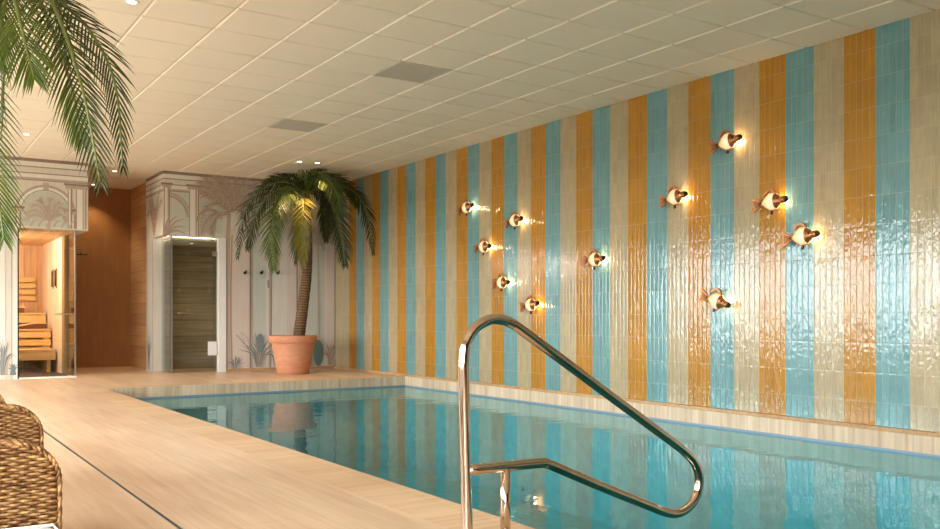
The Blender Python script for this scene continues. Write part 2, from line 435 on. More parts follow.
for (i, j), lb in (((3, 0), 'larger looking grey square vent panel in the ceiling, nearer the middle of the pool'), ((3, 5), 'grey square vent panel in the ceiling, the one nearer the potted palm by the mural')):
    x, y = GX + i * P + .3, GY + j * P + .3
    r = thing('ceiling_vent', lb, 'vent', (x, y, ZC), group='ceiling vents')
    bm = bmesh.new()
    for s in (-1, 1): bx(bm, -.296, s * .286 - .01, 0, .296, s * .286 + .01, .0125); bx(bm, s * .286 - .01, -.276, 0, s * .286 + .01, .276, .0125)
    obj('frame', bm, 'ceiling_grid', r)
    bm = bmesh.new()
    for k in range(24): yy = -.27 + k * .0235; bx(bm, -.276, yy - .0092, .003, .276, yy + .0092, .0085)
    obj('grille', bm, 'vent', r)

# striped wall
struct('wall_right', box_bm(XW, YN, 0, XW + .15, YB + .2, ZC + .1), 'tile_wall', 'glossy tiled wall with blue, ochre and cream vertical stripes', 'wall')

# ---------------- mural walls
class Mural:
    """wall-paper drawing: ribbons lying 1 to 3 mm proud of the wall, in the wall's own mesh"""
    def __init__(self, bm, org, du, n): self.bm, self.o, self.du, self.n, self.k = bm, Vector(org), Vector(du), Vector(n), 0
    def pt(self, u, z): return self.o + self.du * u + Vector((0, 0, z)) + self.n * (.0008 + self.k * .000012)
    def poly(self, pts, m):
        self.k += 1; f = self.bm.faces.new([self.bm.verts.new(self.pt(*p)) for p in pts]); f.material_index = MUR.index(m)
    def rect(self, u0, z0, u1, z1, m): self.poly(((u0, z0), (u1, z0), (u1, z1), (u0, z1)), m)
    def stroke(self, pts, w0, w1, m, n=10):
        self.k += 1
        P = smooth_path([Vector((p[0], p[1], 0)) for p in pts], n) if len(pts) > 2 else [Vector((p[0], p[1], 0)) for p in pts]
        prev = None; N = len(P) - 1
        for i, p in enumerate(P):
            tg = (P[min(i + 1, N)] - P[max(i - 1, 0)]).normalized(); s = Vector((-tg.y, tg.x, 0))
            w = (w0 + (w1 - w0) * i / N) / 2
            a, b = p + s * w, p - s * w
            cur = (self.bm.verts.new(self.pt(a.x, a.y)), self.bm.verts.new(self.pt(b.x, b.y)))
            if prev: f = self.bm.faces.new((prev[0], cur[0], cur[1], prev[1])); f.material_index = MUR.index(m)
            prev = cur
    def frond(self, pts, ll, m, n=22, w=.012, m2=None):
        P = smooth_path([Vector((p[0], p[1], 0)) for p in pts], n)
        for i in range(1, n):
            tg = (P[i + 1] - P[i - 1]).normalized(); L = ll * math.sin(PI * (.12 + .84 * i / n)) ** .7
            for s in (-1, 1):
                nv = Vector((-tg.y, tg.x, 0)) * s
                e = P[i] + (tg * .8 + nv * .55) * L * random.uniform(.8, 1.1) + Vector((0, -.12 * L, 0))
                mid = (P[i] + e) / 2 + Vector((0, .05 * L, 0))
                self.stroke([(P[i].x, P[i].y), (mid.x, mid.y), (e.x, e.y)], w, w * .25, m if random.random() < .7 else (m2 or m), 3)
        self.stroke(pts, w * 1.5, w * .6, m2 or m, 12)
    def arch(self, cu, cz, r, w, m, a0=0, a1=PI):
        self.stroke([(cu + r * math.cos(a0 + (a1 - a0) * k / 8), cz + r * math.sin(a0 + (a1 - a0) * k / 8)) for k in range(9)], w, w, m, 24)
    def cornice(self, u0, u1, ztop, rows):
        for dz, h, m in rows: self.rect(u0, ztop - dz - h, u1, ztop - dz, m)
    def column(self, u0, u1, z0, z1):
        self.rect(u0, z0, u1, z1, 'mural_pale')
        w = u1 - u0
        self.stroke([(u0, z0), (u0, z1)], .016, .016, 'mural_brown'); self.stroke([(u1, z0), (u1, z1)], .02, .02, 'mural_line')
        self.stroke([(u0 + w * .75, z0), (u0 + w * .75, z1)], w * .22, w * .22, 'mural_rose')
        self.rect(u0 - .04, z1, u1 + .04, z1 + .05, 'mural_mid'); self.rect(u0 - .06, z1 + .05, u1 + .06, z1 + .085, 'mural_line')
CORN = [(.0, .05, 'mural_line'), (.05, .07, 'mural_pale'), (.12, .02, 'mural_brown'), (.14, .08, 'mural_ground'), (.22, .014, 'mural_line'), (.24, .05, 'mural_pale'), (.30, .03, 'mural_mid'), (.33, .012, 'mural_line')]

def U(px, y, Y=YB):                # photograph -> mural coordinates (X, Z) on the wall Y
    p = on_y(px, y, Y); return (p.x, p.z)

HD = 2.33                          # door head height
bm = bmesh.new()
bx(bm, 5.0, YB, 0, XW, YB + .2, ZC + .05); bx(bm, 3.93, YB, HD, 5.0, YB + .2, ZC + .05)
bx(bm, 3.93, YB + .2, HD, 4.05, 16.18, ZC + .05)
bx(bm, 3.93, 16.18, 0, 4.12, 16.68, ZC + .05)
mu = Mural(bm, (0, YB, 0), (1, 0, 0), (0, -1, 0))
# tinted panels
mu.rect(3.95, 2.4, 4.5, 3.1, 'mural_green'); mu.rect(4.55, 2.4, 4.95, 3.0, 'mural_green')
mu.rect(5.02, .06, 5.42, 2.5, 'mural_pink'); mu.rect(5.46, .06, 5.72, 2.6, 'mural_green'); mu.rect(5.76, .06, 6.1, 2.6, 'mural_ground')
mu.rect(6.12, .06, 6.5, 2.6, 'mural_pink'); mu.rect(6.52, .06, 6.86, 2.6, 'mural_green'); mu.rect(6.9, .06, 7.05, 3.2, 'mural_pink')
mu.cornice(3.93, 7.07, ZC, CORN[:3]); mu.cornice(3.93, 4.7, ZC, CORN[3:])
# arches and columns over the glass cabin
c0 = U(168, 215); mu.arch(c0[0] - .02, c0[1] - .02, .36, .045, 'mural_mid', 0, PI / 2 + .1); mu.arch(c0[0] - .02, c0[1] - .02, .40, .012, 'mural_line', 0, PI / 2 + .1); mu.arch(c0[0] - .02, c0[1] - .02, .335, .010, 'mural_line', 0, PI / 2 + .1)
a, b = U(189.5, 235), U(198.5, 190); mu.column(a[0], b[0], 2.34, b[1])
mu.column(3.95, 4.03, 2.34, b[1])
c1 = U(210, 222); mu.arch(c1[0], c1[1], .2, .035, 'mural_mid', .3, PI); mu.arch(c1[0], c1[1], .225, .012, 'mural_line', .3, PI)
# tall pink palm
cp = U(229, 212)
mu.stroke([U(229, 212), U(228, 250), U(229.5, 300), U(228, 368)], .07, .09, 'mural_rose'); mu.stroke([U(232, 235), U(231, 300), U(232, 369)], .02, .03, 'mural_brown'); mu.stroke([U(226.5, 238), U(226.8, 369)], .02, .02, 'mural_line')
for e in ((197, 182), (203, 176), (212, 173), (220, 172), (228, 172), (238, 172), (249, 175), (258, 182), (264, 196), (200, 192)):
    q = U(*e); m_ = ((cp[0] + q[0]) / 2, (cp[1] + q[1]) / 2 + .08)
    mu.frond([cp, m_, q], .2, 'mural_brown', 20, .016, 'mural_rose')
for pts in (((229, 212), (218, 203), (205, 208), (200, 228)), ((229, 212), (214, 214), (204, 224), (201, 235)), ((229, 212), (243, 204), (254, 212), (258, 232)), ((229, 214), (218, 216), (212, 226), (211, 235)), ((229, 212), (240, 210), (246, 222), (248, 242))):
    mu.frond([U(*p) for p in pts], .16, 'mural_rose', 18, .016, 'mural_brown')
# low palm over the cabin
for e in ((164, 222), (170, 216), (177, 216), (184, 219), (186, 227), (186, 234)):
    q = U(*e); s0 = U(164, 236); mu.stroke([s0, ((s0[0] + q[0]) / 2, (s0[1] + q[1]) / 2 + .07), q], .05, .008, 'mural_rose'); mu.stroke([s0, ((s0[0] + q[0]) / 2, (s0[1] + q[1]) / 2 + .085), q], .014, .004, 'mural_brown')
# slender trunks and panel lines behind the hooks
for px, w, m in ((250.3, .032, 'mural_line'), (252, .02, 'mural_rose'), (297, .026, 'mural_line'), (299.5, .03, 'mural_rose'), (335, .03, 'mural_line'), (337.5, .03, 'mural_pale')):
    mu.stroke([U(px, 222), U(px, 369)], w, w, m)
mu.stroke([U(269, 240), U(269.8, 290), U(269, 367)], .035, .03, 'mural_mid'); mu.stroke([U(270.5, 240), U(271.3, 290), U(270.6, 367)], .012, .012, 'mural_line'); mu.stroke([U(268, 280), U(268.6, 288)], .04, .04, 'mural_brown')
for e in ((258, 252), (262, 262), (264, 246), (276, 246), (281, 254), (279, 264), (270, 240), (259, 244)):
    q = U(*e); s0 = U(269, 251); mu.frond([s0, ((s0[0] + q[0]) / 2, (s0[1] + q[1]) / 2 + .05), q], .06, 'mural_pale', 9, .01, 'mural_mid')
for e in ((305, 240), (312, 228), (320, 224), (330, 230), (334, 244), (324, 250)):
    q = U(*e); s0 = U(318, 246); mu.frond([s0, ((s0[0] + q[0]) / 2, (s0[1] + q[1]) / 2 + .08), q], .13, 'mural_rose', 12, .012, 'mural_mid')
mu.stroke([U(318, 246), U(319, 366)], .03, .05, 'mural_mid')
# plants along the foot of the mural
def clump(mu, px, y, n, hpx, spread, mats, Yw=YB):
    for k in range(n):
        a_ = -1 + 2 * (k + .5) / n + random.uniform(-.08, .08)
        e = (px + a_ * spread, y - hpx * (1 - .55 * a_ * a_) * random.uniform(.75, 1.05)); c_ = (px + a_ * spread * .35, y - hpx * .6 * (1 - .4 * abs(a_)))
        mu.stroke([U(px + a_ * 2, y, Yw), U(*c_, Yw), U(*e, Yw)], .045, .006, mats[k % len(mats)], 8)
PL = ['mural_blue', 'mural_mid', 'mural_teal', 'mural_mid', 'mural_line']
clump(mu, 259, 367, 17, 34, 22, PL); clump(mu, 236, 369, 9, 14, 9, ['mural_teal', 'mural_blue', 'mural_mid']); clump(mu, 277, 366, 12, 30, 14, PL); clump(mu, 331, 365, 13, 24, 13, ['mural_mid', 'mural_blue', 'mural_brown']); clump(mu, 312, 366, 9, 34, 12, PL)
mu.stroke([U(236, 335), U(243, 342), U(250, 352)], .012, .006, 'mural_blue'); mu.stroke([U(240, 332), U(247, 338), U(252, 345)], .012, .006, 'mural_mid')
for (px, y, rx, rz, m) in ((260, 343, .075, .17, 'mural_blue'), (318, 353, .1, .24, 'mural_teal')):   # round cactus pads
    o_ = U(px, y); mu.poly([(o_[0] + rx * math.cos(2 * PI * k / 18), o_[1] + rz * math.sin(2 * PI * k / 18)) for k in range(18)], m)
# return of the mural towards the niche
ms = Mural(bm, (3.93, 0, 0), (0, 1, 0), (-1, 0, 0))
ms.cornice(15.5, 16.68, ZC, CORN)
for k in range(9):
    y0 = 16.1; e = (15.55 + k * .13, 2.95 + .25 * math.sin(k * 1.3)); ms.frond([(y0, 2.35), ((y0 + e[0]) / 2, 2.8), e], .16, 'mural_rose', 14, .016, 'mural_brown')
ms.stroke([(16.2, 0), (16.2, 2.3)], .03, .03, 'mural_rose'); ms.stroke([(16.6, .05), (16.62, 2.6)], .03, .03, 'mural_mid')
for k in range(8): ms.stroke([(16.45, .02), (16.45 + (k - 3.5) * .03, .4), (16.45 + (k - 3.5) * .07, .75 - abs(k - 3.5) * .06)], .03, .004, PL[k % 5])
struct('wall_back', bm, [M[k] for k in MUR], 'mural wall drawn with palms and arches, behind the potted palm', 'wall')
struct('baseboard_back', box_bm(5.0, YB - .012, 0, XW, YB, .05), 'skirting_wood', 'low wooden skirting under the mural', 'baseboard')

# ---------------- shower cabin behind glass
struct('wall_shower', (lambda b: (bx(b, 4.05, 16.9, 0, 5.2, 17.0, HD + .1), bx(b, 5.2, YB + .2, 0, 5.3, 17.0, HD + .1), bx(b, 4.12, 16.3, 0, 4.14, 16.9, HD + .1), b)[-1])(bmesh.new()), 'shower_tile', 'dark brown tiled walls inside the glass shower cabin', 'wall')
struct('ceiling_shower', box_bm(4.14, YB + .2, 2.27, 5.2, 16.9, 2.3), 'plaster', 'pale ceiling of the shower cabin', 'ceiling')
struct('trim_4', box_bm(4.86, YB - .02, 0, 5.0, YB + .1, HD, bevel=.006), 'white', 'white upright jamb right of the shower door', 'door frame')
XG = 4.08
d2 = struct('door_1', box_bm(XG + .012, YB + .03, .012, 4.853, YB + .04, HD - .01), 'grey_glass', 'clear glass door of the shower cabin with a bar handle', 'door')
bm = bmesh.new(); tube(bm, fillet([(4.1 + .07, YB + .028, 1.02), (4.1 + .07, YB - .045, 1.02), (4.1 + .36, YB - .045, 1.02), (4.1 + .36, YB + .028, 1.02)], [.02, .02], 5), .010, 10)
tag(obj('door_handle', bm, 'steel', d2), 'polished steel bar handle')
for z in (2.05, .33): obj('hinge', box_bm(4.77, YB + .014, z - .04, 4.858, YB + .058, z + .04, bevel=.004), 'steel_dull', d2)
tag(obj('hinge_plate', box_bm(4.69, YB + .008, .29, 4.84, YB + .028, .53, bevel=.004), 'white', d2), 'square white plate near the bottom hinge')
struct('window_1', (lambda b: (bx(b, XG - .005, YB + .05, .012, XG + .005, 16.175, HD - .01), b)[-1])(bmesh.new()), 'grey_glass', 'fixed glass side pane of the shower cabin', 'glass pane')
struct('trim_5', (lambda b: (bx(b, XG - .012, YB + .025, 0, XG + .012, YB + .05, HD), bx(b, XG + .012, YB + .02, HD - .008, 4.86, YB + .05, HD + .0), bx(b, XG - .012, YB + .05, HD - .008, XG + .012, 16.175, HD), b)[-1])(bmesh.new()), 'steel_dull', 'slim steel frame around the shower glass', 'door frame')

# ---------------- niche beside the sauna
struct('wall_niche', box_bm(2.576, 18.2, 0, 4.0, 18.32, ZC + .05), 'niche_tile', 'warm brown tiled end wall of the shower niche', 'wall')
struct('wall_niche_side', box_bm(4.0, 16.68, 0, 4.12, 18.32, ZC + .05), 'side_tile', 'golden brown tiled side wall of the niche', 'wall')

# ---------------- sauna
YS = 15.4
bm = bmesh.new()
bx(bm, XL, YS, 0, 1.728, YS + .12, HD); bx(bm, XL, YS, HD, 2.734, YE, ZC + .05)
ml = Mural(bm, (0, YS, 0), (1, 0, 0), (0, -1, 0))
S2 = lambda px, y: U(px, y, YS)
ml.cornice(XL, 2.734, ZC, CORN)
ml.rect(1.2, HD + .02, 2.45, 3.0, 'mural_ground')
ca = S2(46, 213); ml.poly([(ca[0] + .36 * math.cos(PI * k / 20), ca[1] + .36 * math.sin(PI * k / 20)) for k in range(21)] + [(ca[0] - .36, HD + .03), (ca[0] + .36, HD + .03)], 'mural_green')
for r, w, m in ((.38, .05, 'mural_pale'), (.41, .012, 'mural_line'), (.355, .010, 'mural_line'), (.43, .02, 'mural_mid')): ml.arch(ca[0], ca[1], r, w, m, 0, PI)
ml.column(ca[0] + .36, ca[0] + .42, HD + .02, ca[1]); ml.column(ca[0] - .42, ca[0] - .36, HD + .02, ca[1])
ml.column(2.56, 2.70, HD + .02, 2.98); ml.column(2.44, 2.49, HD + .02, 2.98)
ml.rect(ca[0] - .04, ca[1] + .36, ca[0] + .04, ca[1] + .47, 'mural_mid')
for k, (du, dz, sag) in enumerate(((-.3, .02, .12), (-.22, .16, .12), (-.1, .27, .08), (.06, .30, .06), (.2, .24, .1), (.3, .1, .14), (.02, .16, .05), (-.33, -.08, .1), (.31, -.06, .12))):
    s0 = (ca[0] + .05, HD + .12); e = (ca[0] + du, ca[1] + dz - .06)
    ml.frond([s0, ((s0[0] * .45 + e[0] * .55), (s0[1] + e[1]) / 2 + sag), e], .12, ('mural_mid', 'mural_rose', 'mural_brown')[k % 3], 13, .011, 'mural_mid')
ml.stroke([(ca[0] + .05, HD + .13), (ca[0] + .03, HD)], .03, .05, 'mural_rose')
for k in range(6): ml.stroke([(1.9 + k * .11, HD + .03), (1.95 + k * .11, HD + .12), (2.02 + k * .11, HD + .13 + .03 * (k % 3))], .03, .006, 'mural_rose')
for x in [XL + .18 * k for k in range(1, 19)]:
    if x < 1.7: ml.stroke([(x, 0), (x, HD)], .012, .012, 'mural_mid'); ml.rect(x + .01, 0, x + .09, HD, 'mural_pale')
clump(ml, 4, 375, 12, 38, 12, ['mural_blue', 'mural_teal', 'mural_mid'], YS); clump(ml, 13, 375, 7, 14, 6, ['mural_teal', 'mural_blue'], YS); clump(ml, -14, 376, 12, 40, 16, PL, YS)
struct('wall_sauna', bm, [M[k] for k in MUR], 'mural wall with an arch over the sauna entrance', 'wall')
struct('trim_6', box_bm(1.72, YS - .01, 0, 1.738, YS + .05, HD), 'dark_metal', 'thin dark upright at the left edge of the sauna glass', 'door frame')
bm = bmesh.new(); bx(bm, .4, YE - .12, 0, 2.576, YE, HD, 0)
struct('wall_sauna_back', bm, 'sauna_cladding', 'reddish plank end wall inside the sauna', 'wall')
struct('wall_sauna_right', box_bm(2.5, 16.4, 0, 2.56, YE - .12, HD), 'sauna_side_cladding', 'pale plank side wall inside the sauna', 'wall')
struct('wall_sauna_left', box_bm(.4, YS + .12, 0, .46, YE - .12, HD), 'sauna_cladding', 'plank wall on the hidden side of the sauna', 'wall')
struct('ceiling_sauna', box_bm(.46, YS + .13, HD - .03, 2.56, YE - .12, HD), 'sauna_ceiling', 'honey coloured plank ceiling of the sauna', 'ceiling')
struct('floor_sauna', box_bm(.46, YS + .13, 0, 2.5, YE - .12, .006), simple('sauna_floor', (70, 58, 54), .5), 'dark floor of the sauna', 'floor')
struct('trim_7', box_bm(1.738, YS - .02, 0, 2.56, YS + .1, .02), 'white', 'pale sill under the sauna glass', 'sill')
struct('trim_8', box_bm(2.5, 16.15, 0, 2.56, 16.4, HD - .03), 'sauna_post', 'brown upright post between sauna side pane and plank wall', 'post')
struct('window_2', box_bm(2.535, YS + .06, .02, 2.545, 16.15, HD - .03), 'clear_glass', 'glass side pane of the sauna', 'glass pane')
d1 = struct('door_2', box_bm(1.74, YS + .02, .02, 2.535, YS + .03, HD - .03), 'clear_glass', 'glass door of the sauna with a horizontal handle', 'door')
obj('edge_strip', box_bm(2.535, YS + .0, .02, 2.556, YS + .05, HD - .005), 'steel_dull', d1)
bm = bmesh.new(); tube(bm, fillet([(2.24, YS + .02, 1.0), (2.24, YS - .04, 1.0), (2.5, YS - .04, 1.0), (2.5, YS + .02, 1.0)], [.02, .02], 5), .011, 10); obj('door_handle', bm, 'steel', d1)

def bench(name, label, x0, x1, y0, y1, ztop, zbot, nfront):
    r = thing(name, label, 'bench', ((x0 + x1) / 2, (y0 + y1) / 2, 0), group='sauna bench tiers')
    hx, hy = (x1 - x0) / 2, (y1 - y0) / 2
    bm = bmesh.new(); n = 4; w = 2 * hy / n
    for k in range(n):
        y = -hy + k * w; bx(bm, -hx, y + .006, ztop - .03, hx, y + w - .006, ztop)
    obj('seat_slats', bm, 'bench_wood', r)
    bm = bmesh.new(); H = ztop - .032 - zbot; h = H / nfront
    for k in range(nfront): bx(bm, -hx, -hy - .0, zbot + k * h + (.016 if k else 0), hx, -hy + .025, zbot + (k + 1) * h - .016)
    bx(bm, hx - .12, -hy + .0255, zbot, hx - .02, -hy + .05, ztop - .032)
    obj('front_slats', bm, 'bench_wood', r)
    for sx_ in (-1, 1):
        for yy in (-hy + .08, hy - .04): obj('leg', box_bm(sx_ * (hx - .1) - .03, yy - .025, .006, sx_ * (hx - .1) + .03, yy + .025, ztop - .032), 'bench_wood', r)
    return r
bench('sauna_bench', 'lowest step of the wooden sauna benches, nearest the glass', .5, 2.47, 16.85, 17.36, .40, .22, 1)
bench('sauna_bench', 'middle tier of the slatted sauna benches, with one headrest on it', .5, 2.47, 17.38, 17.94, .745, .30, 3)
bench('sauna_bench', 'top tier of the slatted sauna benches, against the plank end wall', .5, 2.47, 17.96, 18.6, 1.03, .50, 3)
r = thing('slatted_backrest', 'slatted wooden backrest fixed on the sauna end wall', 'backrest', (1.7, YE - .12, 1.26))
bm = bmesh.new()
for k in range(4): bx(bm, -.55, -.055, k * .115, .68, -.03, k * .115 + .092)
obj('slats', bm, 'bench_wood', r)
for x in (-.4, .4): obj('bracket', box_bm(x - .02, -.03, .0, x + .02, -.001, .4), 'bench_wood', r)
def headrest(label, x, y, z):
    r = thing('sauna_headrest', label, 'headrest', (x, y, z), group='sauna headrests')
    bm = bmesh.new(); n = 8
    for k in range(n):
        a0, a1 = k / n, (k + 1) / n
        def zz(a): return .06 + .055 * math.sin(PI * a * .6)
        vs = []
        for xx, a in ((-.22 + .44 * a0, a0), (-.22 + .44 * a1 - .006, a1)):
            for yy in (-.14, .14):
                for dz in (-.02, 0): vs.append(bm.verts.new((xx, yy, zz(a) + dz)))
        for q in ((0, 1, 3, 2), (4, 6, 7, 5), (0, 4, 5, 1), (2, 3, 7, 6), (1, 5, 7, 3), (0, 2, 6, 4)): bm.faces.new([vs[i] for i in q])
    obj('slats', bm, 'towel', r)
    for yy in (-.13, .13):
        bm = bmesh.new(); vs = []
        prof = [(-.2, 0), (.2, 0), (.2, .085), (.1, .09), (0, .08), (-.1, .06), (-.2, .038)]
        A = [bm.verts.new((x_, yy - .012, z_)) for x_, z_ in prof]; B = [bm.verts.new((x_, yy + .012, z_)) for x_, z_ in prof]
        bm.faces.new(A); bm.faces.new(B[::-1])
        for i in range(len(prof)): bm.faces.new((A[i], A[(i + 1) % 7], B[(i + 1) % 7], B[i]))
        obj('side_board', bm, 'headrest', r)
    return r
headrest('brown wooden headrest lying on the top sauna bench', 1.92, 18.14, 1.031)
headrest('pale topped wooden headrest lying on the middle sauna bench', 2.2, 17.55, .746)
for lb, yy, nm in (('slim dark upright gauge on the pale sauna wall, the one nearer the glass door', 16.9, 'wall_gauge'), ('slim dark upright gauge on the pale sauna wall, the one further from the glass door', 17.25, 'wall_gauge')):
    r = thing(nm, lb, 'wall gauge', (2.5, yy, 1.45))
    obj('back_board', box_bm(-.02, -.03, 0, -.001, .03, .34, bevel=.004), 'sauna_post', r)
    obj('tube', (lambda b: (tube(b, [(-.03, 0, .03), (-.03, 0, .31)], .012, 10), b)[-1])(bmesh.new()), 'dark_metal', r)

# rain shower in the niche
r = thing('shower_head', 'flat round rain shower head in the brown niche', 'shower head', (2.56, 17.5, 2.08))
bm = bmesh.new(); tube(bm, fillet([(.0, 0, .1), (.42, 0, .1), (.42, 0, .0)], [.05], 6), .012, 10); obj('arm', bm, 'steel', r)
bm = bmesh.new(); lathe(bm, [(.002, .012), (.03, .012), (.12, .004), (.12, -.006), (.002, -.006)], 32, .42, 0); obj('spray_disc', bm, 'dark_metal', r)
bm = bmesh.new(); tube(bm, [(0, 0, .1), (.012, 0, .1)], .035, 20); obj('wall_flange', bm, 'steel', r)
struct('wall_sauna_outer', box_bm(2.56, 16.9, 0, 2.575, 18.32, HD), 'niche_tile', 'brown tiled outer side of the sauna facing the niche', 'wall')

# hooks on the mural
hk = None
for px, lb in ((244.8, 'small dark wall hook on the mural, leftmost of the three in the row'), (261.3, 'small dark wall hook on the mural, the middle one of three'), (277.8, 'small dark wall hook on the mural, rightmost of three, nearest the palm')):
    p = on_y(px, 272.8, YB)
    if hk is None:
        hk = thing('wall_hook', lb, 'hook', p, group='hooks on the mural')
        bm = bmesh.new(); tube(bm, [(0, -.003, 0), (0, -.012, 0)], .028, 16); obj('rosette', bm, 'dark_metal', hk)
        bm = bmesh.new(); tube(bm, fillet([(0, -.01, 0), (0, -.07, -.01), (0, -.075, .045)], [.02], 5), .010, 10); obj('peg', bm, 'dark_metal', hk)
    else: dup(hk, p, (0, 0, 0), lb)

# ---------------- glazed window side (behind and left of the camera) and near wall
nb = 8; wbay = (YS - YN) / nb; PIER, SILL, HEAD = .62, .42, 2.45
bm = bmesh.new(); bx(bm, XL - .2, YN, HEAD, XL, YS, ZC + .05); bx(bm, XL - .2, YN, 0, XL, YS, SILL)
for k in range(nb + 1):
    yc = YN + k * wbay; bx(bm, XL - .2, max(yc - PIER / 2, YN), SILL, XL, min(yc + PIER / 2, YS), HEAD)
struct('wall_left', bm, 'plaster', 'plain wall with piers between the windows', 'wall')
struct('wall_near', box_bm(XL - .2, YN - .15, 0, 7.2, YN, ZC + .05), 'near_wood', 'dark wood end wall behind the viewer', 'wall')
for k in range(nb):
    y0 = YN + k * wbay + PIER / 2; y1 = YN + (k + 1) * wbay - PIER / 2
    bm = bmesh.new(); x0, x1 = XL - .14, XL - .06
    bx(bm, x0, y0, SILL, x1, y0 + .04, HEAD); bx(bm, x0, y1 - .04, SILL, x1, y1, HEAD); bx(bm, x0, y0 + .04, SILL, x1, y1 - .04, SILL + .05); bx(bm, x0, y0 + .04, HEAD - .05, x1, y1 - .04, HEAD)
    w = struct('window_%d' % (k + 3), bm, 'dark_metal', 'tall window %s the long side opposite the striped wall' % ['at the near end of', 'second along', 'third along', 'fourth along', 'fifth along', 'sixth along', 'seventh along', 'at the far end of'][k], 'window')
    obj('pane', box_bm(XL - .104, y0 + .041, SILL + .051, XL - .096, y1 - .041, HEAD - .051), 'clear_glass', w)
struct('ground', box_bm(-45, -40, -.3, XL - .2, 60, -.08), simple('terrace_paving', (150, 146, 136), .85, scale=2), 'pale paved terrace outside the windows', 'ground')

# ------------------------------------------------------------------ ceiling lights
DL = None
spots = [(1.62, 7.33, 'recessed ceiling downlight at the top edge, beside the near palm fronds', 30), (1.605, 13.41, 'recessed ceiling downlight in front of the sauna, behind the near palm fronds', 30),
         (5.51, 13.43, 'recessed downlight above the potted palm, left one of the pair', 80), (5.80, 13.40, 'recessed downlight above the potted palm, right one of the pair', 40),
         (3.26, 16.0, 'recessed downlight over the mouth of the brown niche', 26), (3.26, 17.85, 'recessed downlight deep in the brown niche by its end wall', 30), (4.62, 16.25, 'small added downlight brightening the glass shower cabin from its ceiling', 10)]  # the cabin downlight is added to brighten the dark interior
for x, y, lb, en in spots:
    if DL is None:
        DL = thing('downlight', lb, 'downlight', (x, y, ZC), group='recessed downlights')
        bm = bmesh.new(); lathe(bm, [(.038, -.001), (.046, -.006), (.056, -.005), (.058, .0)], 32); obj('trim_ring', bm, 'white', DL)
        bm = bmesh.new(); lathe(bm, [(.0005, -.0015), (.038, -.0015)], 24); obj('lamp', bm, 'lamp_glow', DL)
        dl = DL; fresh_ = True
    else: fresh_ = False
    zc = 2.27 if en == 10 else ZC
    if not fresh_: dl = dup(DL, (x, y, zc), (0, 0, 0), lb)
    light('downlight_beam', 'SPOT', (x, y, zc - .012), en, (1.0, .64, .30) if en in (40, 80) else (1.0, .76, .52), spot_size=math.radians(58 if en in (40, 80) else 95), spot_blend=.6, shadow_soft_size=.03)
# sauna lamp, round bulkhead on the sauna ceiling
r = thing('sauna_lamp', 'round warm lamp on the sauna ceiling, near the hidden left corner', 'lamp', (1.3, 16.6, HD - .03))
bm = bmesh.new(); lathe(bm, [(.11, 0), (.11, -.03), (.09, -.035)], 24); obj('housing', bm, 'bench_wood', r)
bm = bmesh.new(); lathe(bm, [(.09, -.03), (.06, -.06), (.001, -.07)], 24); obj('diffuser', bm, 'lamp_glow', r)
light('sauna_glow', 'POINT', (1.3, 16.6, HD - .16), 80, (1.0, .88, .70), shadow_soft_size=.08)

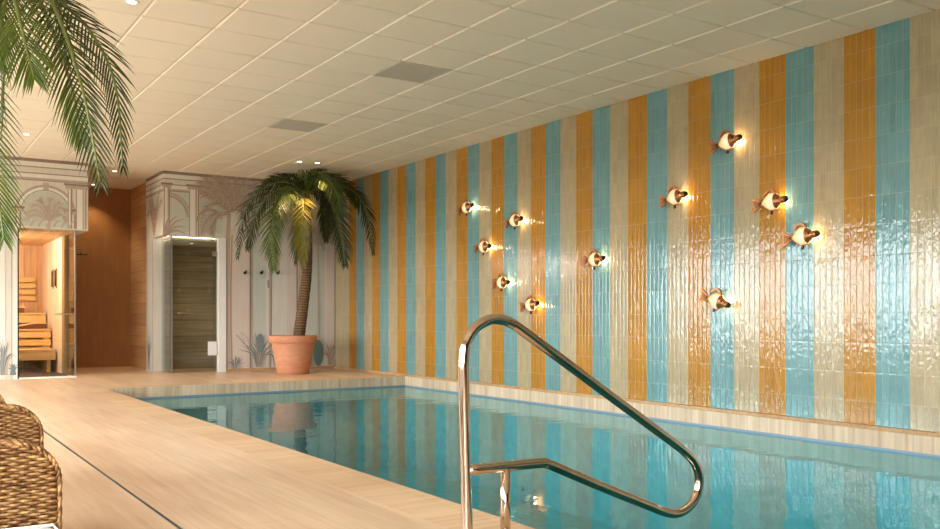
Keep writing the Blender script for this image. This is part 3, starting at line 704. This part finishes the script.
# ------------------------------------------------------------------ fish wall lamps
def fish_proto():
    r = thing('fish_lamp', '', 'wall lamp', group='fish wall lamps')
    OUT = -.075                                            # body centre, metres off the wall (local -y)
    def hgt(x):                                            # body half height / half depth along its length
        if x < -.005: u = (x + .1) / .095; return .008 + .074 * max(0, u) ** .9 * (1.25 - .25 * u)
        return .082 * math.sqrt(max(0, 1 - ((x + .005) / .19) ** 2))
    bm = bmesh.new(); n, seg = 16, 20; rings = []
    for i in range(n + 1):
        x = -.1 + .155 * i / n; h = max(hgt(x), .008)
        rings.append([bm.verts.new((x, OUT + .72 * h * math.cos(a), h * math.sin(a))) for a in (2 * PI * k / seg for k in range(seg))])
    for a, b in zip(rings, rings[1:]):
        for k in range(seg): bm.faces.new((a[k], b[k], b[(k + 1) % seg], a[(k + 1) % seg])).smooth = True
    bm.faces.new(rings[0]); bm.faces.new(rings[-1][::-1])
    tag(obj('body', bm, 'opal', r), 'glowing cream glass body')
    bm = bmesh.new(); rings = []                           # head: bronze hood tapering to the snout
    for x, h in ((.05, .073), (.058, .070), (.08, .05), (.10, .036), (.11, .031), (.1101, .031), (.122, .034), (.145, .034), (.16, .03), (.166, .02)):
        full = x > .11                                     # the hood is open towards the wall, the snout is a closed tube
        rings.append([bm.verts.new((x, OUT + .74 * h * math.cos(a), h * math.sin(a))) for a in ((2 * PI * k / seg if full else PI * .42 + PI * 1.16 * k / (seg - 1)) for k in range(seg))])
        rings[-1] = (full, rings[-1])
    for (fa, a), (fb, b) in zip(rings, rings[1:]):
        if fa != fb: continue
        for k in range(seg if fa else seg - 1): bm.faces.new((a[k], b[k], b[(k + 1) % seg], a[(k + 1) % seg])).smooth = True
    bm.faces.new(rings[-1][1][::-1])
    hd = obj('head', bm, 'bronze', r)
    bm = bmesh.new(); tube(bm, [(.158, OUT, 0), (.176, OUT, 0)], [.029, .024], 16); obj('mouth', bm, 'bronze_dark', hd)
    for s in (-1, 1):
        bm = bmesh.new(); bmesh.ops.create_uvsphere(bm, u_segments=12, v_segments=8, radius=.009, matrix=Matrix.Translation((.092, OUT + s * .031, .018))); obj('eye', bm, 'bronze_dark', hd, True)
    bm = bmesh.new()                                       # bronze band along back and belly
    for sg in (1, -1):
        pts = [(x, OUT, sg * (hgt(x) + .003)) for x in (-.098, -.085, -.06, -.03, 0, .03, .05)]
        tube(bm, smooth_path(pts, 16), .0065, 8)
    obj('rim_band', bm, 'bronze', r)
    def plate(name, pts, th=.008, mat='bronze', par=r, cup=0.0):
        bm = bmesh.new(); A = [bm.verts.new((x, OUT - th / 2 + cup * abs(z), z)) for x, z in pts]; B = [bm.verts.new((x, OUT + th / 2 + cup * abs(z), z)) for x, z in pts]
        bm.faces.new(A); bm.faces.new(B[::-1]); k = len(pts)
        for i in range(k): bm.faces.new((A[i], A[(i + 1) % k], B[(i + 1) % k], B[i]))
        return obj(name, bm, mat, par)
    plate('dorsal_fin', [(-.068, .066), (-.09, .084), (-.062, .098), (-.035, .118), (-.008, .128), (.018, .122), (.038, .102), (.058, .074), (.044, .074), (.024, .092), (-.004, .106), (-.03, .1), (-.05, .08)], .02)
    tl = plate('tail', [(-.092, .012), (-.12, .026), (-.165, .056), (-.2, .066), (-.222, .06), (-.204, .03), (-.196, .004), (-.21, -.024), (-.228, -.06), (-.198, -.064), (-.158, -.046), (-.118, -.022), (-.092, -.012)], .016)
    bm = bmesh.new()
    for z in (-.036, -.018, 0, .018, .036): tube(bm, [(-.11, OUT - .009, z * .3), (-.19, OUT - .009, z)], .003, 6)
    obj('fin_rays', bm, 'bronze_dark', tl)
    plate('belly_fin', [(-.004, -.078), (.012, -.08), (.01, -.1), (.002, -.118), (-.014, -.118), (-.012, -.098)], .018, 'bronze_dark')
    bm = bmesh.new(); tube(bm, [(.005, -.001, 0), (.005, -.02, 0)], .045, 20); tube(bm, [(.005, -.018, 0), (.005, OUT + .045, 0)], .012, 10); obj('wall_mount', bm, 'bronze_dark', r)
    return r
fish = [(10.87, 2.52, 9, 'highest and leftmost fish lamp of the left shoal, on an ochre and blue stripe edge'), (9.69, 2.23, 6, 'fish lamp right of the highest one in the left shoal of five'),
        (10.43, 1.93, 3, 'third highest fish lamp of the left shoal, leftmost of its middle'), (9.99, 1.42, 2, 'fish lamp second from the bottom of the left shoal'),
        (9.34, 1.11, 8, 'lowest fish lamp of the left shoal, just above the handrail bend'), (8.09, 1.63, 4, 'lone fish lamp halfway between the two shoals'),
        (6.81, 2.22, 7, 'fish lamp on a cream stripe, left end of the right shoal'), (6.10, 2.69, 8, 'highest fish lamp of all, at the top of the right shoal'),
        (5.57, 2.04, 4, 'fish lamp on an ochre stripe, up left of the rightmost one'), (5.23, 1.69, 5, 'rightmost fish lamp, on a blue stripe'),
        (6.24, 1.12, -16, 'lowest fish lamp of the right shoal, nose tipped downwards')]
FP = None
for Y, Z, tl, lb in fish:
    loc, rot = (XW, Y, Z), (0, math.radians(-tl), -PI / 2)
    if FP is None: FP = fish_proto(); FP['label'] = lb; FP.location = loc; FP.rotation_euler = rot
    else: dup(FP, loc, rot, lb)
    light('fish_lamp_glow', 'POINT', (XW - .05, Y - .068, Z), 2.4, (1.0, .68, .38), shadow_soft_size=.032)

# ------------------------------------------------------------------ palms
def frond_mesh(ctrl, n, length, fresh, parent, out_hint, wid=.017, droop=.35, sweep=.62, side=1.0):
    """one feather frond: midrib and two ranks of folded, pointed leaflets"""
    P = smooth_path(ctrl, n); fr = bmesh.new()
    for i in range(2, n + 1):
        p = P[i]; tg = (P[min(i + 1, n)] - P[i - 1]).normalized()
        nv = (out_hint - tg * out_hint.dot(tg))
        nv = nv.normalized() if nv.length > .05 else Vector((0, 0, 1))
        sd = tg.cross(nv).normalized(); f = i / n
        L = length * (math.sin(PI * min(.1 + .86 * f, 1)) ** .55) * random.uniform(.85, 1.1) * (1 if f < .9 else .85)
        if L < .03: continue
        ang = (1.05 - .6 * f) * sweep / .62
        for s in (-1, 1):
            d = (tg * math.cos(ang) + sd * s * math.sin(ang) * side + nv * random.uniform(-.22, .22)).normalized()
            q0, prev = p, None
            wv = d.cross(nv).normalized()
            for k in range(4):
                u = k / 3
                c = p + d * (L * u) + Vector((0, 0, -droop * L * u * u))
                w = wid * (.55, 1.0, .72, .04)[k]
                cur = (fr.verts.new(c + wv * w / 2 + nv * w * .25), fr.verts.new(c), fr.verts.new(c - wv * w / 2 + nv * w * .25))
                if prev:
                    for a in (0, 1): fr.faces.new((prev[a], cur[a], cur[a + 1], prev[a + 1]))
                prev = cur
    me = bpy.data.meshes.new('frond'); fr.to_mesh(me); fr.free(); me.materials.append(M[('palm_leaf', 'palm_leaf_fresh', 'palm_leaf_lamplit')[fresh]])
    o = bpy.data.objects.new('frond', me); COL.objects.link(o); o.parent = parent
    bm = bmesh.new(); tube(bm, P, [.013 * (1 - .8 * i / n) + .002 for i in range(n + 1)], 6); obj('midrib', bm, 'midrib', o)
    return o
def pot(parent, k=1.0):
    bm = bmesh.new()
    lathe(bm, [(.002, .0), (.255 * k, .0), (.268 * k, .012), (.30 * k, .2), (.303 * k, .215), (.30 * k, .22), (.355 * k, .51), (.357 * k, .52), (.33 * k, .52)], 48)
    p = obj('pot', bm, 'terracotta', parent)
    bm = bmesh.new(); lathe(bm, [(.35 * k, .515), (.385 * k, .52), (.40 * k, .535), (.405 * k, .6), (.408 * k, .63), (.40 * k, .642), (.375 * k, .642), (.368 * k, .63), (.36 * k, .5)], 48); obj('rim', bm, 'terracotta', p)
    bm = bmesh.new(); lathe(bm, [(.362 * k, .59), (.2 * k, .605), (.001, .61)], 32); obj('soil', bm, 'soil', p)

BASE = Vector((5.793, 14.403, 0)); DP = BASE.x * S_ + BASE.y * C_
pm = thing('potted_palm', 'palm in a round terracotta pot on the far deck before the mural', 'palm', BASE)
pot(pm)
L_ = lambda px, y, f: at(px, y, DP + f) - BASE
tp = [L_(298.5, 345, 0), L_(299.5, 332, 0), L_(303, 305, 0), L_(306.5, 275, 0), L_(307.5, 245, 0), L_(306.5, 215, 0), L_(306, 194, 0)]
bm = bmesh.new(); n = 40; tpp = smooth_path(tp, n)
tube(bm, tpp, [(.105 - .035 * i / n) * (1 + .022 * ((i % 2) * 2 - 1)) for i in range(n + 1)], 14); obj('trunk', bm, 'bark', pm)
CR = (306, 194, 0)
FR = [  # control points (photo x, photo y, metres behind the trunk), leaflet length, leaf tone
    ([CR, (286, 182, -.1), (263, 189, -.2), (245, 212, -.25), (238, 256, -.25)], .26, 0),
    ([CR, (286, 187, -.4), (265, 200, -.6), (253, 224, -.65), (248, 248, -.65)], .24, 0),
    ([CR, (292, 189, -.6), (279, 202, -1.0), (272, 232, -1.12), (274, 268, -1.1)], .32, 1),
    ([CR, (303, 192, -.5), (303, 208, -.85), (302, 234, -.95), (303, 264, -.95)], .25, 2),  # frond under the downlight, its lit look painted gold
    ([CR, (300, 196, .25), (297, 215, .3), (295, 238, .3), (296, 262, .3)], .24, 0),
    ([CR, (321, 189, -.3), (333, 204, -.45), (341, 232, -.5), (345, 264, -.5)], .30, 0),
    ([CR, (330, 184, .05), (354, 192, .05), (367, 214, .05), (373, 252, .0)], .24, 0),
    ([CR, (315, 178, -.35), (328, 180, -.7), (337, 194, -.85), (341, 214, -.9)], .22, 1),
    ([CR, (298, 182, .1), (285, 177, .15), (270, 180, .15), (258, 192, .1)], .2, 0),
    ([CR, (314, 176, .1), (330, 175, .2), (346, 184, .25), (356, 206, .25)], .22, 1),
    ([CR, (298, 183, .35), (284, 188, .7), (276, 206, .8), (272, 232, .8)], .24, 0),
    ([CR, (312, 186, .3), (321, 194, .6), (325, 215, .65), (326, 240, .65)], .24, 0),
    ([CR, (306, 177, -.1), (312, 172, -.3), (322, 175, -.6), (328, 190, -.8)], .24, 1),
]
cr0 = L_(*CR)
for ctrl, ll, fresh in FR:
    pts = [L_(*c) for c in ctrl]
    h = (pts[2] - cr0); hint = Vector((h.x, h.y, 0)); hint = (hint.normalized() * .45 + Vector((0, 0, .4)) + Vector((-S_, -C_, 0)) * .75)
    frond_mesh(pts, 46, ll * 1.2, fresh, pm, hint, .024, .22)

NB = Vector((.12, 5.75, 0))
pn = thing('potted_palm', 'palm standing at the left edge, fronds hanging into the top left corner', 'palm', NB)
pot(pn)
N_ = lambda px, y, d: at(px, y, d) - NB
c1_ = N_(-24, -58, 5.0)
tp = [Vector((0, 0, .56)), Vector((.03, 0, 1.2)), Vector((.1, -.01, 2.0)), Vector((.2, -.02, 2.7)), c1_]
bm = bmesh.new(); tube(bm, smooth_path(tp, 40), [(.12 - .04 * i / 40) * (1 + .05 * ((i % 2) * 2 - 1)) for i in range(41)], 14); obj('trunk', bm, 'bark', pn)
NF = [
    ([(-24, -58, 5.0), (20, -40, 4.8), (58, -2, 4.6), (92, 34, 4.5), (115, 84, 4.45), (123, 165, 4.45)], .17, 0, .8),
    ([(-24, -58, 5.0), (15, -40, 4.7), (48, -4, 4.45), (68, 42, 4.3), (86, 104, 4.2), (100, 182, 4.2)], .21, 0, 1),
    ([(-24, -58, 5.0), (0, -40, 4.6), (14, -2, 4.3), (24, 38, 4.15), (34, 78, 4.1)], .23, 1, 1),
    ([(-24, -58, 5.0), (10, -50, 4.8), (36, -6, 4.6), (58, 45, 4.5), (74, 98, 4.45), (82, 142, 4.45)], .2, 1, 1),
    ([(-24, -58, 5.0), (-28, -10, 4.5), (-24, 60, 4.3), (-14, 130, 4.25), (-3, 190, 4.25), (4, 238, 4.25)], .2, 1, 1),
    ([(-24, -58, 5.0), (-10, -45, 5.3), (0, 0, 5.5), (4, 60, 5.55), (2, 130, 5.55)], .22, 0, 1),
    ([(-24, -58, 5.0), (-4, -60, 4.7), (8, -25, 4.4), (2, 20, 4.3), (-6, 60, 4.25)], .24, 1, 1),
    ([(-24, -58, 5.0), (-60, -60, 5.1), (-100, -20, 5.2), (-120, 60, 5.2), (-125, 130, 5.2)], .22, 0, 1),
    ([(-24, -58, 5.0), (-50, -55, 4.6), (-80, -10, 4.3), (-95, 70, 4.2), (-98, 150, 4.2)], .22, 0, 1),
    ([(-24, -58, 5.0), (-40, -50, 5.4), (-50, -10, 5.8), (-55, 50, 5.9), (-56, 120, 5.9)], .22, 0, 1),
    ([(-24, -58, 5.0), (4, -58, 5.2), (40, -30, 5.4), (60, 10, 5.5), (66, 62, 5.5)], .2, 1, 1),
]
for ctrl, ll, fresh, side in NF:
    pts = [N_(*c) for c in ctrl]
    h = (pts[-2] - c1_); hint = Vector((h.x, h.y, 0)); hint = hint.normalized() * .5 + Vector((0, 0, .35)) + Vector((-S_, -C_, 0)) * .6
    frond_mesh(pts, 50, ll * 1.22, fresh, pn, hint, .0105, .2, .58, side)

# ------------------------------------------------------------------ handrail (stands square to the pool edge)
YH = 3.116
H_ = lambda px, y: on_y(px, y, YH)
hr = thing('handrail', 'polished steel handrail on the deck, reaching out over the water', 'handrail', (2.0, YH, 0))
o_ = Vector((2.0, YH, 0)); RT = .0225
bt = H_(467, 529); bt = Vector((bt.x + .004, YH, .002))
main = [bt, H_(463.9, 386), H_(463.9, 362), H_(466.2, 343.5), H_(475.5, 328), H_(489, 320), H_(500, 319.6), H_(511, 323.2), H_(526.6, 333.6), H_(604, 391.2), H_(672, 441.8), H_(684, 451.2), H_(693.5, 461), H_(698.6, 473), H_(699, 485), H_(695.5, 497.5), H_(687.5, 508), H_(676.5, 513.3), H_(664, 511.7), H_(648, 505.4), H_(600, 486), H_(556, 467.2), H_(547.5, 464), H_(538, 463.2), H_(467, 470.2)]
pts = smooth_path([p - o_ for p in main], 220)
bm = bmesh.new(); tube(bm, pts, RT, 20); obj('rail_tube', bm, 'steel', hr)
p2 = H_(505.5, 467.4); bm = bmesh.new(); tube(bm, [Vector((p2.x, YH, .002)) - o_, p2 - o_], .0215, 20); obj('support_post', bm, 'steel', hr)
for x in (bt.x - 2.0, p2.x - 2.0):
    bm = bmesh.new(); lathe(bm, [(.024, .03), (.034, .028), (.054, .012), (.056, 0)], 32, x, 0); obj('floor_flange', bm, 'steel', hr)

# ------------------------------------------------------------------ wicker chairs
def wicker_chair(label, loc):
    r = thing('wicker_chair', label, 'chair', loc, group='wicker chairs in a row')
    W, TT, ZT, ZB, RC = .74, .075, .645, .07, .10      # back: width, thickness, top, bottom, corner radius; local x: 0 = pool side edge
    bm = bmesh.new(); rows = 80; hr_ = (ZT - ZB) / rows
    def xr(z):                                          # inset of the rounded top corners
        t_ = z - (ZT - RC)
        return 0 if t_ <= 0 else RC - math.sqrt(max(RC * RC - t_ * t_, 0))
    for k in range(rows):
        z = ZB + (k + .5) * hr_; i0 = xr(z); x0, x1 = -W + i0, -i0 - .006
        per = []; step = .0055; m = int((x1 - x0) / step)
        sh = random.uniform(-.003, .003)
        for j in range(m + 1): per.append((x0 + (x1 - x0) * j / m, 0, -1, j))
        for j in range(m, -1, -1): per.append((x0 + (x1 - x0) * j / m, TT, 1, j))
        pts = []
        for x, y, s, j in per:
            ph = math.sin((x + sh) * PI / .022 + (k % 2) * PI)
            pts.append(Vector((x, y + s * .0055 * ph, z + random.uniform(-.0006, .0006))))
        tube(bm, pts, hr_ * .54, 6, closed=True)
    obj('back_weave', bm, 'wicker', r)
    bm = bmesh.new(); bx(bm, -W + .02, .006, ZB, -.02, TT - .006, ZT - .05); bx(bm, -W + .1, .006, ZT - .06, -.1, TT - .006, ZT - .006); obj('back_frame', bm, 'wicker_core', r)
    bm = bmesh.new()                                    # braided edge over the outline, two twisted strands each side
    ol = [(0, ZB)] + [(0, ZB + (ZT - RC - ZB) * k / 14) for k in range(1, 15)] + [(-RC + RC * math.cos(a), ZT - RC + RC * math.sin(a)) for a in (PI / 2 * k / 10 for k in range(1, 11))]
    ol += [(-RC - (W - 2 * RC) * k / 20, ZT) for k in range(1, 21)] + [(-W + RC + RC * math.cos(a), ZT - RC + RC * math.sin(a)) for a in (PI / 2 + PI / 2 * k / 10 for k in range(1, 11))] + [(-W, ZT - RC - (ZT - RC - ZB) * k / 14) for k in range(1, 15)]
    sp = smooth_path([Vector((x, 0, z)) for x, z in ol], 240)
    for yy in (-.001, TT * .34, TT * .67, TT + .001):
        for ph in (0, PI):
            tube(bm, [p + Vector((0, yy + .003 * math.sin(i * .9 + ph), 0)) + Vector((.0022 * math.cos(i * .9 + ph), 0, .0022 * math.cos(i * .9 + ph))) for i, p in enumerate(sp)], .0045, 6)
    obj('edge_braid', bm, 'wicker', r)
    # woven seat box
    bm = bmesh.new(); SX0, SX1, SY0 = -W + .02, -.035, -.42
    for k in range(26):
        z = .075 + k * .0095; loop = []
        c4 = [(SX0, SY0), (SX1, SY0), (SX1, -.004), (SX0, -.004)]
        for e in range(4):
            a, b = c4[e], c4[(e + 1) % 4]; m = int(math.dist(a, b) / .0105)
            nx, ny = (b[1] - a[1]) / math.dist(a, b), -(b[0] - a[0]) / math.dist(a, b)
            for j in range(m):
                q = j / m; w = .004 * math.sin(j * .0105 * PI / .036 + (k // 2 % 2) * PI)
                loop.append(Vector((a[0] + (b[0] - a[0]) * q + nx * w, min(a[1] + (b[1] - a[1]) * q + ny * w, -.006), z)))
        tube(bm, loop, .0052, 5, closed=True)
    bx(bm, SX0 + .008, SY0 + .008, .07, SX1 - .008, -.012, .315)
    obj('seat_weave', bm, 'wicker', r)
    for x in (SX0 + .05, SX1 - .05):
        for y in (SY0 + .05, -.06):
            bm = bmesh.new(); tube(bm, [(x, y, 0), (x, y, .075)], [.017, .022], 12); obj('leg', bm, 'wicker_core', r)
    bm = box_bm(SX0 - .002, SY0 - .01, .322, -.008, -.012, .448, bevel=.05, seg=6)
    cu = obj('seat_cushion', bm, 'cushion', r, True)
    bm = bmesh.new()
    a_, b_, c_, d_ = SX0 + .02, SY0 + .012, -.02, -.034
    loop = [Vector(p) for p in ((a_, b_, .444), ((a_ + c_) / 2, b_ - .002, .446), (c_, b_, .444), (c_ + .002, (b_ + d_) / 2, .446), (c_, d_, .444), ((a_ + c_) / 2, d_, .446), (a_, d_, .444), (a_, (b_ + d_) / 2, .446))]
    tube(bm, loop, .004, 6, closed=True); obj('piping', bm, 'cushion', cu)
    return r
wc = wicker_chair('nearest wicker chair at the lower left, with a white seat cushion', (.372, 2.475, 0))
dup(wc, (.468, 3.50, 0), (0, 0, 0), 'second wicker chair from the camera, its rounded back behind the nearest chair')
dup(wc, (.455, 4.52, 0), (0, 0, 0), 'third wicker chair, only a corner of it showing at the left edge')

# ------------------------------------------------------------------ daylight
w = bpy.data.worlds.new('sky'); scn.world = w; w.use_nodes = True
nt = w.node_tree; nt.nodes.clear()
o = nt.nodes.new('ShaderNodeOutputWorld'); bg = nt.nodes.new('ShaderNodeBackground'); tc = nt.nodes.new('ShaderNodeTexCoord'); sp = nt.nodes.new('ShaderNodeSeparateXYZ'); rp = nt.nodes.new('ShaderNodeValToRGB')
nt.links.new(tc.outputs['Generated'], sp.inputs[0]); nt.links.new(sp.outputs[2], rp.inputs[0]); nt.links.new(rp.outputs[0], bg.inputs[0]); nt.links.new(bg.outputs[0], o.inputs[0])
rp.color_ramp.elements[0].position = 0; rp.color_ramp.elements[0].color = (.95, .97, 1.0, 1); rp.color_ramp.elements[1].position = .7; rp.color_ramp.elements[1].color = (.8, .89, 1.0, 1)
bg.inputs[1].default_value = 14.5
pl = light('window_daylight_portal', 'AREA', (XL - .05, (YN + YS) / 2, 1.435), 1, (1, 1, 1), shape='RECTANGLE', size=2.03, size_y=YS - YN)
pl.rotation_euler = (0, -PI / 2, 0); pl.data.cycles.is_portal = True

# ------------------------------------------------------------------ camera and view
cd = bpy.data.cameras.new('camera'); cam = bpy.data.objects.new('camera', cd); COL.objects.link(cam)
cam.location = (0, 0, HC); cam.rotation_euler = (PI / 2, 0, -TH)
cd.sensor_width = 36; cd.lens = FPX / 940 * 36; cd.shift_y = (HOR - 264.5) / 940; cd.clip_start = .05
scn.camera = cam
vs = scn.view_settings; vs.view_transform = 'Standard'; vs.look = 'None'; vs.gamma = 1; vs.use_curve_mapping = False; vs.exposure = 0.6
scn.display_settings.display_device = 'sRGB'
cy = scn.cycles
cy.use_denoising = True; cy.max_bounces = 10; cy.diffuse_bounces = 6; cy.glossy_bounces = 5; cy.transparent_max_bounces = 16
cy.caustics_reflective = False; cy.caustics_refractive = False; cy.sample_clamp_indirect = 8
